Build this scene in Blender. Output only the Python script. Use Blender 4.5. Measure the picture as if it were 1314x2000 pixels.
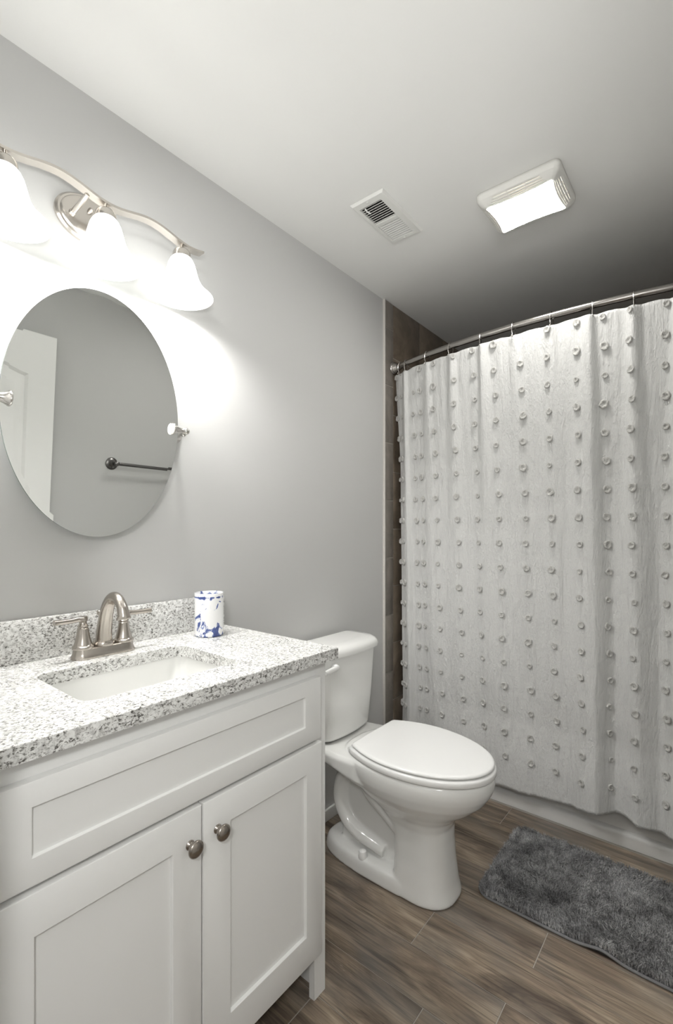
import bpy, bmesh, math, random
import numpy as np
from mathutils import Vector, Matrix, noise as mnoise

random.seed(7)
rng = np.random.default_rng(7)
PI = math.pi
scene = bpy.context.scene
COL = scene.collection
for o in list(bpy.data.objects):
    bpy.data.objects.remove(o)

# ------------------------------------------------------------------ camera
CAM = Vector((1.31, 0.0, 1.242))
cd = bpy.data.cameras.new('camera')
cam = bpy.data.objects.new('camera', cd)
COL.objects.link(cam)
cam.location = CAM
cam.rotation_euler = (PI / 2, 0, math.atan2(745, 918))
cd.sensor_fit = 'HORIZONTAL'
cd.sensor_width = 36.0
cd.lens = 918.0 / 1314.0 * 36.0
cd.shift_y = 38.0 / 1314.0
cd.clip_start = 0.02
scene.camera = cam

# ------------------------------------------------------------------ world, lights, exposure
w = bpy.data.worlds.new('world')
scene.world = w
w.use_nodes = True
w.node_tree.nodes['Background'].inputs[0].default_value = (1, 1, 1, 1)
w.node_tree.nodes['Background'].inputs[1].default_value = 0.0
vs = scene.view_settings
vs.view_transform = 'Standard'
vs.look = 'None'
vs.gamma = 1.0
vs.use_curve_mapping = False
vs.exposure = 0.0

BULB_W = 11.8         # each vanity bulb
SHADE_E = 3.2        # glowing frosted glass
FAN_E = 53.0         # glowing ceiling lens
HALL_W = 40.5        # hall lamp shining through the doorway
CEIL_FILL_W = 34.0       # added fill spot that brightens the ceiling, not a lamp of the room


def point_light(name, loc, power, color, soft):
    d = bpy.data.lights.new(name, 'POINT')
    d.energy = power
    d.color = color
    d.shadow_soft_size = soft
    o = bpy.data.objects.new(name, d)
    COL.objects.link(o)
    o.location = loc
    return o


point_light('hall_lamp', (1.6, -0.5, 1.8), HALL_W, (1.0, 0.995, 0.99), 0.1)
fd = bpy.data.lights.new('added_ceiling_fill', 'SPOT')  # unseen spot by the doorway, added to lift the ceiling's brightness
fd.energy = CEIL_FILL_W
fd.color = (1.0, 0.995, 0.99)
fd.spot_size = math.radians(120)
fd.spot_blend = 1.0
fd.shadow_soft_size = 0.06
fo = bpy.data.objects.new('added_ceiling_fill', fd)
COL.objects.link(fo)
fo.location = (1.2, 0.05, 1.45)
fo.rotation_euler = (Vector((0.5, 0.6, 2.41)) - Vector(fo.location)).to_track_quat('-Z', 'Y').to_euler()


# ------------------------------------------------------------------ mesh helpers
class MB:
    """collects shapes (world coordinates) for one mesh"""

    def __init__(self):
        self.v = []
        self.f = []
        self.a = []          # one number per face

    def add(self, verts, faces, a=0.0):
        n = len(self.v)
        self.v += [tuple(map(float, p)) for p in verts]
        self.f += [tuple(i + n for i in f) for f in faces]
        self.a += [a] * len(faces)
        return self

    def bm(self, b, a=0.0):
        b.verts.index_update()
        self.add([v.co[:] for v in b.verts], [[v.index for v in f.verts] for f in b.faces], a)
        b.free()
        return self

    def box(self, lo, hi, bevel=0.0, seg=2, a=0.0):
        b = bmesh.new()
        bmesh.ops.create_cube(b, size=1.0)
        for v in b.verts:
            v.co = Vector([lo[i] + (v.co[i] + .5) * (hi[i] - lo[i]) for i in range(3)])
        if bevel > 0:
            bmesh.ops.bevel(b, geom=list(b.edges), offset=bevel, segments=seg, profile=0.5, affect='EDGES', clamp_overlap=True)
        return self.bm(b, a)

    def loft(self, rings, cap0=True, cap1=True, closed=True):
        m = len(rings[0])
        vs_ = [p for r in rings for p in r]
        fs = []
        for i in range(len(rings) - 1):
            for j in range(m if closed else m - 1):
                k = (j + 1) % m
                fs.append((i * m + j, i * m + k, (i + 1) * m + k, (i + 1) * m + j))
        if cap0:
            fs.append(tuple(range(m))[::-1])
        if cap1:
            fs.append(tuple((len(rings) - 1) * m + j for j in range(m)))
        return self.add(vs_, fs)

    def lathe(self, prof, org=(0, 0, 0), axis='Z', seg=32, caps=(True, True)):
        """prof: list of (radius, height along axis)"""
        rings = []
        ax = {'X': 0, 'Y': 1, 'Z': 2}[axis.strip('-')]
        s = -1 if axis[0] == '-' else 1
        u, w_ = [(1, 2), (2, 0), (0, 1)][ax]
        for r, h in prof:
            ring = []
            for k in range(seg):
                t = 2 * PI * k / seg * s
                p = [0, 0, 0]
                p[ax] = org[ax] + s * h
                p[u] = org[u] + r * math.cos(t)
                p[w_] = org[w_] + r * math.sin(t)
                ring.append(p)
            rings.append(ring)
        return self.loft(rings, *caps)

    def tube(self, pts, rad, seg=12, flat=None, caps=True, up=None):
        """swept circle; rad one number or a list; flat=(ru, rv) multipliers"""
        pts = [Vector(p) for p in pts]
        n = len(pts)
        if not hasattr(rad, '__len__'):
            rad = [rad] * n
        tang = [(pts[min(i + 1, n - 1)] - pts[max(i - 1, 0)]).normalized() for i in range(n)]
        ref = Vector(up) if up else (Vector((0, 0, 1)) if abs(tang[0].z) < .9 else Vector((1, 0, 0)))
        u = (ref - tang[0] * ref.dot(tang[0])).normalized()
        rings = []
        for i in range(n):
            u = (u - tang[i] * u.dot(tang[i])).normalized()
            vv = tang[i].cross(u)
            fu, fv = flat if flat else (1, 1)
            rings.append([pts[i] + u * (rad[i] * fu * math.cos(2 * PI * k / seg)) + vv * (rad[i] * fv * math.sin(2 * PI * k / seg)) for k in range(seg)])
        return self.loft(rings, caps, caps)

    def sphere(self, c, r, seg=16, sc=(1, 1, 1)):
        b = bmesh.new()
        bmesh.ops.create_uvsphere(b, u_segments=seg, v_segments=max(6, seg // 2), radius=r)
        for v in b.verts:
            v.co = Vector((c[0] + v.co.x * sc[0], c[1] + v.co.y * sc[1], c[2] + v.co.z * sc[2]))
        return self.bm(b)


ORG = {}


def link(o, parent=None):
    COL.objects.link(o)
    if parent is not None:
        o.parent = parent


def build(name, mb, mat, parent=None, smooth=True, angle=40, origin=None, label=None, attr=False):
    base = Vector(origin) if origin is not None else (ORG[parent] if parent is not None else Vector((0, 0, 0)))
    me = bpy.data.meshes.new(name)
    me.from_pydata([(p[0] - base.x, p[1] - base.y, p[2] - base.z) for p in mb.v], [], mb.f)
    me.update()
    b = bmesh.new()
    b.from_mesh(me)
    if not attr:
        bmesh.ops.recalc_face_normals(b, faces=b.faces)
    b.to_mesh(me)
    b.free()
    if attr:
        at = me.attributes.new('pid', 'FLOAT', 'FACE')
        at.data.foreach_set('value', mb.a)
    if smooth:
        me.polygons.foreach_set('use_smooth', [True] * len(me.polygons))
        me.set_sharp_from_angle(angle=math.radians(angle))
    if mat is not None:
        me.materials.append(mat)
    o = bpy.data.objects.new(name, me)
    link(o, parent)
    if parent is not None:
        o.location = base - ORG[parent]
    else:
        o.location = base
    ORG[o] = base
    if label:
        o['label'] = label
    return o


def thing(name, label, cat, loc, group=None):
    o = bpy.data.objects.new(name, None)
    o.empty_display_size = 0.05
    o.location = loc
    link(o)
    ORG[o] = Vector(loc)
    return tag(o, label, cat, group)


def tag(o, label, cat, group=None):
    o['label'] = label
    o['category'] = cat
    if group:
        o['group'] = group
    return o


def struct(o):
    o['kind'] = 'structure'
    return o


# ------------------------------------------------------------------ materials
def srgb(r, g, b):
    f = lambda c: (c / 255 / 12.92) if c / 255 <= .04045 else ((c / 255 + .055) / 1.055) ** 2.4
    return (f(r), f(g), f(b), 1.0)


class NT:
    def __init__(self, name):
        self.m = bpy.data.materials.new(name)
        self.m.use_nodes = True
        self.t = self.m.node_tree
        self.bsdf = self.t.nodes['Principled BSDF']
        self.out = self.t.nodes['Material Output']

    def n(self, kind, **kw):
        nd = self.t.nodes.new(kind)
        for k, v in kw.items():
            if k.startswith('i_'):
                key = k[2:]
                key = int(key) if key.isdigit() else key.replace('_', ' ')
                if isinstance(v, bpy.types.NodeSocket):
                    self.t.links.new(v, nd.inputs[key])
                else:
                    nd.inputs[key].default_value = v
            else:
                setattr(nd, k, v)
        return nd

    def l(self, a, b):
        self.t.links.new(a, b)

    def ramp(self, fac, stops, interp='LINEAR'):
        nd = self.n('ShaderNodeValToRGB')
        cr = nd.color_ramp
        cr.interpolation = interp
        while len(cr.elements) < len(stops):
            cr.elements.new(0.5)
        for e, (p, c) in zip(cr.elements, stops):
            e.position = p
            e.color = c
        self.l(fac, nd.inputs[0])
        return nd.outputs[0]

    def coord(self, scale=(1, 1, 1), kind='Object'):
        tc = self.n('ShaderNodeTexCoord')
        mp = self.n('ShaderNodeMapping')
        mp.inputs['Scale'].default_value = scale
        self.l(tc.outputs[kind], mp.inputs[0])
        return mp.outputs[0]

    def noise(self, vec, scale, detail=2, rough=.5, dist=0.0):
        nd = self.n('ShaderNodeTexNoise')
        nd.inputs['Scale'].default_value = scale
        nd.inputs['Detail'].default_value = detail
        nd.inputs['Roughness'].default_value = rough
        nd.inputs['Distortion'].default_value = dist
        self.l(vec, nd.inputs['Vector'])
        return nd.outputs['Fac']

    def mixc(self, fac, a, b, mode='MIX'):
        nd = self.n('ShaderNodeMix', data_type='RGBA', blend_type=mode)
        for s, v in ((nd.inputs[0], fac), (nd.inputs[6], a), (nd.inputs[7], b)):
            if isinstance(v, bpy.types.NodeSocket):
                self.l(v, s)
            else:
                s.default_value = v
        return nd.outputs[2]

    def bump(self, h, strength=.2, dist=.01):
        nd = self.n('ShaderNodeBump')
        nd.inputs['Strength'].default_value = strength
        nd.inputs['Distance'].default_value = dist
        self.l(h, nd.inputs['Height'])
        self.l(nd.outputs[0], self.bsdf.inputs['Normal'])

    def set(self, **kw):
        for k, v in kw.items():
            s = self.bsdf.inputs[k.replace('_', ' ')]
            if isinstance(v, bpy.types.NodeSocket):
                self.l(v, s)
            else:
                s.default_value = v
        return self


def plain(name, col, rough=.5, metal=0.0, bump=None, coat=0.0, spec=None):
    t = NT(name)
    t.set(Base_Color=col, Roughness=rough, Metallic=metal)
    if coat:
        t.set(Coat_Weight=coat, Coat_Roughness=.05)
    if spec is not None:
        t.bsdf.inputs['Specular IOR Level'].default_value = spec
    if bump:
        sc, st, di = bump
        t.bump(t.noise(t.coord(), sc, 3), st, di)
    return t.m


M = {}
M['wall'] = plain('wall_paint', srgb(195, 195, 193), .55, bump=(60, .05, .002), spec=.3)
M['ceiling'] = plain('ceiling_paint', srgb(234, 234, 231), .7, bump=(80, .05, .002), spec=.2)
M['white'] = plain('white_cabinet_paint', srgb(235, 235, 233), .38, bump=(14, .03, .002))
M['door'] = plain('white_door_paint', srgb(232, 232, 229), .45)
M['porcelain'] = plain('porcelain', srgb(232, 232, 229), .12, coat=.4)
M['seat'] = plain('seat_plastic', srgb(240, 240, 238), .18)
M['tub'] = plain('tub_enamel', srgb(222, 221, 218), .15, coat=.3)
M['plastic'] = plain('white_plastic', srgb(226, 225, 220), .4)
M['vent'] = plain('vent_enamel', srgb(226, 226, 222), .4)
M['dark'] = plain('duct_dark', srgb(60, 59, 57), .7)
M['nickel'] = plain('brushed_nickel', (.50, .462, .42, 1), .24, 1.0, bump=(300, .04, .0005))
M['fixture'] = plain('satin_nickel_fixture', (.66, .625, .58, 1), .26, 1.0, bump=(300, .04, .0005))
M['darknickel'] = plain('aged_nickel', (.36, .325, .29, 1), .22, 1.0)
M['steel'] = plain('satin_steel', (.62, .60, .57, 1), .2, 1.0)
M['rodmetal'] = plain('rod_nickel', (.42, .40, .38, 1), .26, 1.0)
M['mirror'] = plain('mirror_silver', (.95, .965, .95, 1), .0, 1.0)
M['glassedge'] = plain('mirror_edge', srgb(150, 165, 160), .1, .3)
M['grout'] = plain('grout', srgb(172, 167, 158), .9)
M['liner'] = plain('duct_metal', srgb(120, 118, 114), .5, .4)


def mat_shade():
    t = NT('frosted_glass_lit')
    nz = t.noise(t.coord(), 14, 3, .6)
    c = t.ramp(nz, [(.3, (1, .985, .965, 1)), (.7, (1, 1, .99, 1))])
    tc = t.n('ShaderNodeTexCoord')
    sx = t.n('ShaderNodeSeparateXYZ')
    t.l(tc.outputs['Generated'], sx.inputs[0])
    mr = t.n('ShaderNodeMapRange')
    t.l(sx.outputs['Z'], mr.inputs[0])
    mr.inputs[1].default_value = .0
    mr.inputs[2].default_value = .85
    mr.inputs[3].default_value = SHADE_E * .34
    mr.inputs[4].default_value = SHADE_E * 1.5
    t.set(Base_Color=(.9, .9, .88, 1), Roughness=.3, Emission_Color=c, Emission_Strength=mr.outputs[0])
    return t.m


def mat_lens():
    t = NT('lit_lens')
    t.set(Base_Color=(.95, .93, .88, 1), Roughness=.3, Emission_Color=(1, .98, .945, 1), Emission_Strength=FAN_E)
    return t.m


M['shade'] = mat_shade()
M['lens'] = mat_lens()


def mat_granite():
    t = NT('speckled_granite')
    v = t.coord()
    vs_ = t.coord((1.0, .62, 1.0))
    big = t.noise(v, 16, 3, .6)
    n1 = t.noise(vs_, 235, 4, .68, .3)
    n2 = t.noise(v, 430, 3, .65)
    n4 = t.noise(v, 95, 3, .6, .6)
    # low-frequency clouds thicken or thin the flecks
    sh = t.n('ShaderNodeMath', operation='MULTIPLY_ADD')
    t.l(big, sh.inputs[0])
    sh.inputs[1].default_value = .22
    t.l(n1, sh.inputs[2])
    base = t.ramp(n4, [(.36, srgb(186, 185, 182)), (.52, srgb(226, 226, 223)), (.7, srgb(240, 240, 238))])
    flk = t.ramp(sh.outputs[0], [(.465, srgb(104, 102, 99)), (.52, srgb(172, 170, 167)), (.58, (1, 1, 1, 1))])
    c = t.mixc(1.0, base, flk, 'MULTIPLY')
    fine = t.ramp(n2, [(.31, (.22, .22, .22, 1)), (.40, (1, 1, 1, 1))])
    c = t.mixc(.6, c, fine, 'MULTIPLY')
    t.set(Base_Color=c, Roughness=.22)
    return t.m


M['granite'] = mat_granite()


def mat_wood():
    t = NT('wood_look_plank_tile')
    at = t.n('ShaderNodeAttribute', attribute_name='pid')
    pid = at.outputs['Fac']
    tc = t.n('ShaderNodeTexCoord')
    sh = t.n('ShaderNodeCombineXYZ')
    for i, k in enumerate((13.7, 7.31, 3.1)):
        mm = t.n('ShaderNodeMath', operation='MULTIPLY')
        t.l(pid, mm.inputs[0])
        mm.inputs[1].default_value = k
        t.l(mm.outputs[0], sh.inputs[i])
    ad = t.n('ShaderNodeVectorMath', operation='ADD')
    t.l(tc.outputs['Object'], ad.inputs[0])
    t.l(sh.outputs[0], ad.inputs[1])

    def mp(s):
        m_ = t.n('ShaderNodeMapping')
        m_.inputs['Scale'].default_value = s
        t.l(ad.outputs[0], m_.inputs[0])
        return m_.outputs[0]
    broad = t.noise(mp((1.5, 9, 1)), 1.6, 4, .6, .8)
    grain = t.noise(mp((1.7, 52, 1)), 2.0, 6, .68, .7)
    fine = t.noise(mp((5, 240, 1)), 2.0, 4, .62, .2)
    patch = t.noise(mp((2.8, 5, 1)), 1.4, 2, .5)
    wisp = t.noise(mp((22, 130, 1)), 2.4, 2, .5, 1.6)
    spot = t.noise(mp((3.2, 5, 1)), 1.1, 1, .5)
    c1 = t.ramp(broad, [(.28, srgb(70, 60, 51)), (.40, srgb(112, 99, 86)), (.53, srgb(146, 131, 114)), (.70, srgb(190, 173, 151))])
    c2 = t.ramp(grain, [(.33, (.26, .24, .22, 1)), (.45, (.82, .81, .80, 1)), (.68, (1.18, 1.17, 1.15, 1))])
    c = t.mixc(.85, c1, c2, 'MULTIPLY')
    c3 = t.ramp(fine, [(.36, (.58, .56, .54, 1)), (.55, (1, 1, 1, 1))])
    c = t.mixc(.6, c, c3, 'MULTIPLY')
    gp = t.ramp(patch, [(.45, (0, 0, 0, 1)), (.68, (.8, .8, .8, 1))])
    grey = t.mixc(.55, c, srgb(120, 119, 116))
    c = t.mixc(gp, c, grey)
    # pale limed scratches here and there
    wm = t.n('ShaderNodeMath', operation='MULTIPLY')
    t.l(t.ramp(wisp, [(.68, (0, 0, 0, 1)), (.73, (1, 1, 1, 1))]), wm.inputs[0])
    t.l(t.ramp(spot, [(.58, (0, 0, 0, 1)), (.7, (.4, .4, .4, 1))]), wm.inputs[1])
    c = t.mixc(wm.outputs[0], c, srgb(208, 202, 192))
    t.set(Base_Color=c, Roughness=.42)
    t.bump(grain, .12, .002)
    return t.m


M['wood'] = mat_wood()


def mat_tile(name, a, b, k=6):
    t = NT(name)
    at = t.n('ShaderNodeAttribute', attribute_name='pid')
    v = t.coord()
    ad = t.n('ShaderNodeVectorMath', operation='ADD')
    t.l(v, ad.inputs[0])
    mm = t.n('ShaderNodeMath', operation='MULTIPLY')
    t.l(at.outputs['Fac'], mm.inputs[0])
    mm.inputs[1].default_value = 9.7
    t.l(mm.outputs[0], ad.inputs[1])
    n1 = t.noise(ad.outputs[0], k, 5, .62, .8)
    c = t.ramp(n1, [(.3, a), (.7, b)])
    t.set(Base_Color=c, Roughness=.35)
    return t.m


M['tile'] = mat_tile('brown_stone_tile', srgb(88, 78, 67), srgb(128, 116, 102))
M['edgetile'] = mat_tile('taupe_edge_tile', srgb(104, 99, 93), srgb(136, 129, 121), 9)


def mat_cloth():
    t = NT('crinkled_cotton')
    v = t.coord((1, 1, .16))
    v2 = t.coord((1, 1, .45))
    n1 = t.noise(v, 46, 5, .66, 1.2)
    n2 = t.noise(v2, 120, 3, .62, .8)
    mx = t.n('ShaderNodeMath', operation='MULTIPLY_ADD')
    t.l(n2, mx.inputs[0])
    mx.inputs[1].default_value = .5
    t.l(n1, mx.inputs[2])
    t.set(Base_Color=srgb(213, 213, 211), Roughness=.9)
    t.bsdf.inputs['Specular IOR Level'].default_value = .1
    t.bump(mx.outputs[0], .6, .011)
    return t.m


M['cloth'] = mat_cloth()
M['tuft'] = plain('cotton_tuft', srgb(203, 202, 198), .95, bump=(380, .9, .004), spec=.1)


def mat_pile():
    t = NT('charcoal_pile')
    nz = t.noise(t.coord(), 9, 3, .6, .5)
    c = t.ramp(nz, [(.34, srgb(140, 140, 141)), (.66, srgb(188, 188, 188))])
    nf = t.noise(t.coord(), 170, 2, .6)
    c = t.mixc(.75, c, t.ramp(nf, [(.36, (.5, .5, .5, 1)), (.58, (1.3, 1.3, 1.3, 1))]), 'MULTIPLY')
    t.set(Base_Color=c, Roughness=.8)
    t.bsdf.inputs['Specular IOR Level'].default_value = .2
    return t.m


M['pile'] = mat_pile()
M['rugbase'] = plain('charcoal_backing', srgb(84, 84, 85), .9)
M['rughem'] = plain('grey_hem', srgb(120, 120, 121), .7)


def mat_cup():
    t = NT('blue_dyed_ceramic')
    v = t.coord((1, 1, .75))
    n1 = t.noise(v, 36, 4, .62, 1.0)
    sx = t.n('ShaderNodeSeparateXYZ')
    tc = t.n('ShaderNodeTexCoord')
    t.l(tc.outputs['Object'], sx.inputs[0])
    # more dye near the foot and the rim
    mr = t.n('ShaderNodeMapRange')
    t.l(sx.outputs['Z'], mr.inputs[0])
    mr.inputs[1].default_value = .0
    mr.inputs[2].default_value = .13
    band = t.ramp(mr.outputs[0], [(0, (.5, .5, .5, 1)), (.13, (.02, .02, .02, 1)), (.28, (.12, .12, .12, 1)), (.5, (.0, .0, .0, 1)), (.84, (.0, .0, .0, 1)), (.91, (.55, .55, .55, 1)), (.95, (0, 0, 0, 1)), (1, (0, 0, 0, 1))])
    ad = t.n('ShaderNodeMath', operation='MULTIPLY_ADD')
    t.l(band, ad.inputs[0])
    ad.inputs[1].default_value = .36
    t.l(n1, ad.inputs[2])
    c = t.ramp(ad.outputs[0], [(.585, srgb(236, 236, 236)), (.60, srgb(150, 162, 196)), (.63, srgb(80, 95, 148)), (.75, srgb(58, 71, 122))])
    t.set(Base_Color=c, Roughness=.2)
    return t.m


M['cup'] = mat_cup()
M['ceramic'] = plain('white_ceramic', srgb(238, 238, 236), .2)

# ------------------------------------------------------------------ setting
W = 1.56            # room width
ZC = 2.411          # ceiling height
YT = 2.148          # tub apron
YB = 2.91           # back wall of the tub alcove
YR = 0.13           # inner face of the wall with the doorway
YH = -1.3           # far side of the hall

# floor: planks running across the room
PW = .149
mb = MB()
mb.box((-.1, YH - .1, -.08), (W + .9, YB + .1, -.0015), a=0.0)
grout_floor = None
planks = MB()
joints = {7: .59, 2: .591, 1: .875, 0: .713, 3: .901, -1: .468, 4: .30, 5: .78, 6: 1.22}
random.seed(21)
pid = 1.0
for k in range(-17, 8):
    y0 = 1.094 + PW * (k - 1) + PW * 0
    y1 = y0 + PW
    jx = joints.get(k - 0, random.uniform(.1, .9))
    xs = [-.08]
    x = jx
    while x - .92 > -.08:
        x -= .92
    while x < W + .85:
        if x > -.05:
            xs.append(x)
        x += .92
    xs.append(W + .85)
    for a, b in zip(xs[:-1], xs[1:]):
        pid = random.uniform(0, 10)
        planks.box((a + .0012, y0 + .0009, -.006), (b - .0012, y1 - .0009, 0.0), .0006, 1, pid)
fl = build('floor', planks, M['wood'], smooth=False, attr=True)
struct(fl)
g = build('floor_grout', mb, M['grout'], fl, smooth=False)

# ceiling with a hole for the register's duct
HX0, HX1, HY0, HY1 = .301, .397, 1.368, 1.602
mb = MB()
zt = ZC + .1
for lo, hi in (((-.12, YH - .12), (HX0, YB + .12)), ((HX1, YH - .12), (W + .92, YB + .12)), ((HX0, YH - .12), (HX1, HY0)), ((HX0, HY1), (HX1, YB + .12))):
    mb.box((lo[0], lo[1], ZC), (hi[0], hi[1], zt))
struct(build('ceiling', mb, M['ceiling'], smooth=False))

mb = MB().box((-.12, YH - .12, -.08), (0, YB + .12, ZC))
struct(build('wall_left', mb, M['wall'], smooth=False))
mb = MB().box((W, YR, -.08), (W + .12, YB + .12, ZC))
struct(build('wall_right', mb, M['wall'], smooth=False))
mb = MB().box((0, YB, -.08), (W, YB + .12, ZC))
struct(build('wall_back', mb, M['wall'], smooth=False))
mb = MB()
DX0, DX1 = .66, 1.46
mb.box((0, YR - .12, 0), (DX0, YR, ZC))
mb.box((DX1, YR - .12, 0), (W + .12, YR, ZC))
mb.box((DX0, YR - .12, 2.06), (DX1, YR, ZC))
struct(build('wall_rear', mb, M['wall'], smooth=False))
mb = MB()
mb.box((-.12, YH - .12, 0), (W + .92, YH, ZC))
mb.box((W + .8, YH, 0), (W + .92, YR, ZC))
mb.box((W + .12, YR - .12, 0), (W + .8, YR, ZC))
struct(build('wall_hall', mb, M['wall'], smooth=False))


# tiled surround of the tub
def tiles(mb, y0, y1, zs, x0, x1, bev, gap=.0015):
    for a, b in zip(zs[:-1], zs[1:]):
        mb.box((x0, y0 + gap, a + gap), (x1, y1 - gap, b - gap), bev, 2, random.uniform(0, 10))


random.seed(5)
mb = MB()
zs = [0.0] + [z for z in (1.985 - .2925 * k for k in range(6, -1, -1)) if z > .05] + [2.2745, ZC]
tiles(mb, 1.991, 2.067, zs, 0.0, .0105, .003)
struct(build('trim_1', mb, M['edgetile'], attr=True))
mb = MB()
mb.tube([(.0002, 1.9895, .0), (.0002, 1.9895, ZC)], .0055, 12, flat=(2.0, 1.0), up=(1, 0, 0))
M['edge'] = plain('pale_tile_edge', srgb(196, 192, 186), .5)
struct(build('trim_2', mb, M['edge']))
mb = MB()
zs = [0.0] + [z for z in (2.135 - .2935 * k for k in range(7, -1, -1)) if z > .02] + [ZC]
ys = [2.067, 2.346, 2.63, YB]
for a, b in zip(ys[:-1], ys[1:]):
    tiles(mb, a, b, zs, 0.0, .0095, .0015)
tl = struct(build('wall_alcove_left', mb, M['tile'], attr=True))
mb = MB().box((0, 2.0, .01), (.0075, YB, ZC - .001))
build('grout', mb, M['grout'], tl, smooth=False)
mb = MB()
xs = [.01 + .2935 * k for k in range(6)] + [W - .01]
for a, b in zip(xs[:-1], xs[1:]):
    for c, d in zip(zs[:-1], zs[1:]):
        mb.box((a + .0015, YB - .0095, c + .0015), (b - .0015, YB, d - .0015), .0015, 1, random.uniform(0, 10))
tb = struct(build('wall_alcove_back', mb, M['tile'], attr=True))
mb = MB().box((.01, YB - .0075, .01), (W - .01, YB, ZC - .001))
build('grout', mb, M['grout'], tb, smooth=False)
mb = MB()
for a, b in zip(ys[:-1], ys[1:]):
    for c, d in zip(zs[:-1], zs[1:]):
        mb.box((W - .0095, a + .0015, c + .0015), (W, b - .0015, d - .0015), .0015, 1, random.uniform(0, 10))
tr = struct(build('wall_alcove_right', mb, M['tile'], attr=True))

# baseboards
for nm, lo, hi in (('baseboard_left', (0, .975, 0), (.013, 1.9845, .05)), ('baseboard_right', (W - .013, .98, 0), (W, 2.14, .085))):
    struct(build(nm, MB().box(lo, hi, .004, 2), M['door']))

# open door leaf against the right wall (seen in the mirror)
mb = MB()
X0, X1 = 1.462, 1.5
Y0, Y1, Z0, Z1 = .205, .958, .012, 2.066
mb.box((X0 + .012, Y0, Z0), (X1, Y1, Z1), .002, 1)
SW = .12


def arch(y0, y1, z0, z1, rise, n=16):
    p = [(y0, z0), (y1, z0)]
    for k in range(n + 1):
        t = k / n
        p.append((y1 + (y0 - y1) * t, z1 + rise * (math.sin(PI * t) ** 1.3)))
    return p


def ringband(mb, outer, inner, xo, xi):
    n = len(outer)
    vs_ = [(xo, a, b) for a, b in outer] + [(xi, a, b) for a, b in inner]
    mb.add(vs_, [(i, (i + 1) % n, n + (i + 1) % n, n + i) for i in range(n)])


PAN = [(Y0 + SW, Y1 - SW, 1.0, 1.86, .06), (Y0 + SW, Y1 - SW, .24, .86, 0)]
# stiles and rails as a face plate with panel openings
for (a, b, lo, hi, rise) in PAN:
    o1 = arch(a, b, lo, hi, rise)
    i1 = arch(a + .012, b - .012, lo + .012, hi - .012, rise)
    i2 = arch(a + .03, b - .03, lo + .03, hi - .03, rise)
    i3 = arch(a + .055, b - .055, lo + .055, hi - .055, rise * .9)
    ringband(mb, o1, i1, X0, X0 + .011)
    ringband(mb, i1, i2, X0 + .011, X0 + .009)
    ringband(mb, i2, i3, X0 + .009, X0 + .002)
    mb.add([(X0 + .002, p, q) for p, q in i3], [tuple(range(len(i3)))])
# plate pieces
mb.add(*(lambda V, F: (V, F))(
    [(X0, Y0, Z0), (X0, Y0 + SW, Z0), (X0, Y0 + SW, Z1), (X0, Y0, Z1),
     (X0, Y1 - SW, Z0), (X0, Y1, Z0), (X0, Y1, Z1), (X0, Y1 - SW, Z1),
     (X0, Y0 + SW, .24), (X0, Y1 - SW, .24), (X0, Y0 + SW, .86), (X0, Y1 - SW, .86), (X0, Y0 + SW, 1.0), (X0, Y1 - SW, 1.0)],
    [(0, 1, 2, 3), (4, 5, 6, 7), (1, 4, 9, 8), (10, 11, 13, 12)]))
top = arch(PAN[0][0], PAN[0][1], 1.0, 1.86, .06)[2:]
nt = len(top)
mb.add([(X0, p, q) for p, q in top] + [(X0, p, Z1) for p, q in top], [(i, i + 1, nt + i + 1, nt + i) for i in range(nt - 1)])
for (p0, q0), (p1, q1) in (((Y0, Z0), (Y1, Z0)), ((Y1, Z0), (Y1, Z1)), ((Y1, Z1), (Y0, Z1)), ((Y0, Z1), (Y0, Z0))):
    mb.add([(X0, p0, q0), (X0, p1, q1), (X0 + .013, p1, q1), (X0 + .013, p0, q0)], [(0, 1, 2, 3)])
struct(build('door_1', mb, M['door'], angle=25))

# ------------------------------------------------------------------ vanity cabinet
van = thing('vanity_cabinet', 'white shaker vanity cabinet under the granite countertop', 'cabinet', (.24, .5685, 0))
VY0, VY1, VX = .165, .972, .482
ZCAB = .8955
mb = MB()
mb.box((.006, VY0, .125), (.020, VY1, ZCAB))                                  # back
mb.box((.006, VY0, 0), (VX - .018, VY0 + .016, ZCAB), .001, 1)                # sides down to the floor
mb.box((.006, VY1 - .016, 0.0), (VX - .018, VY1, ZCAB), .001, 1)
mb.box((.02, VY0 + .016, .125), (VX - .018, VY1 - .016, .141))                # bottom
ST = .045
mb.box((VX - .019, VY0, .0), (VX, VY0 + ST, ZCAB), .001, 1)                   # stiles end as feet
mb.box((VX - .019, VY1 - ST, .0), (VX, VY1, ZCAB), .001, 1)
mb.box((VX - .019, VY0 + ST, .848), (VX, VY1 - ST, ZCAB), .0005, 1)           # rails
mb.box((VX - .019, VY0 + ST, .675), (VX, VY1 - ST, .712), .0005, 1)
mb.box((VX - .019, VY0 + ST, .120), (VX, VY1 - ST, .150), .0005, 1)
build('cabinet_body', mb, M['white'], van)
mb = MB().box((.40, VY0 + .017, 0), (.412, VY1 - .017, .124))


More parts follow.
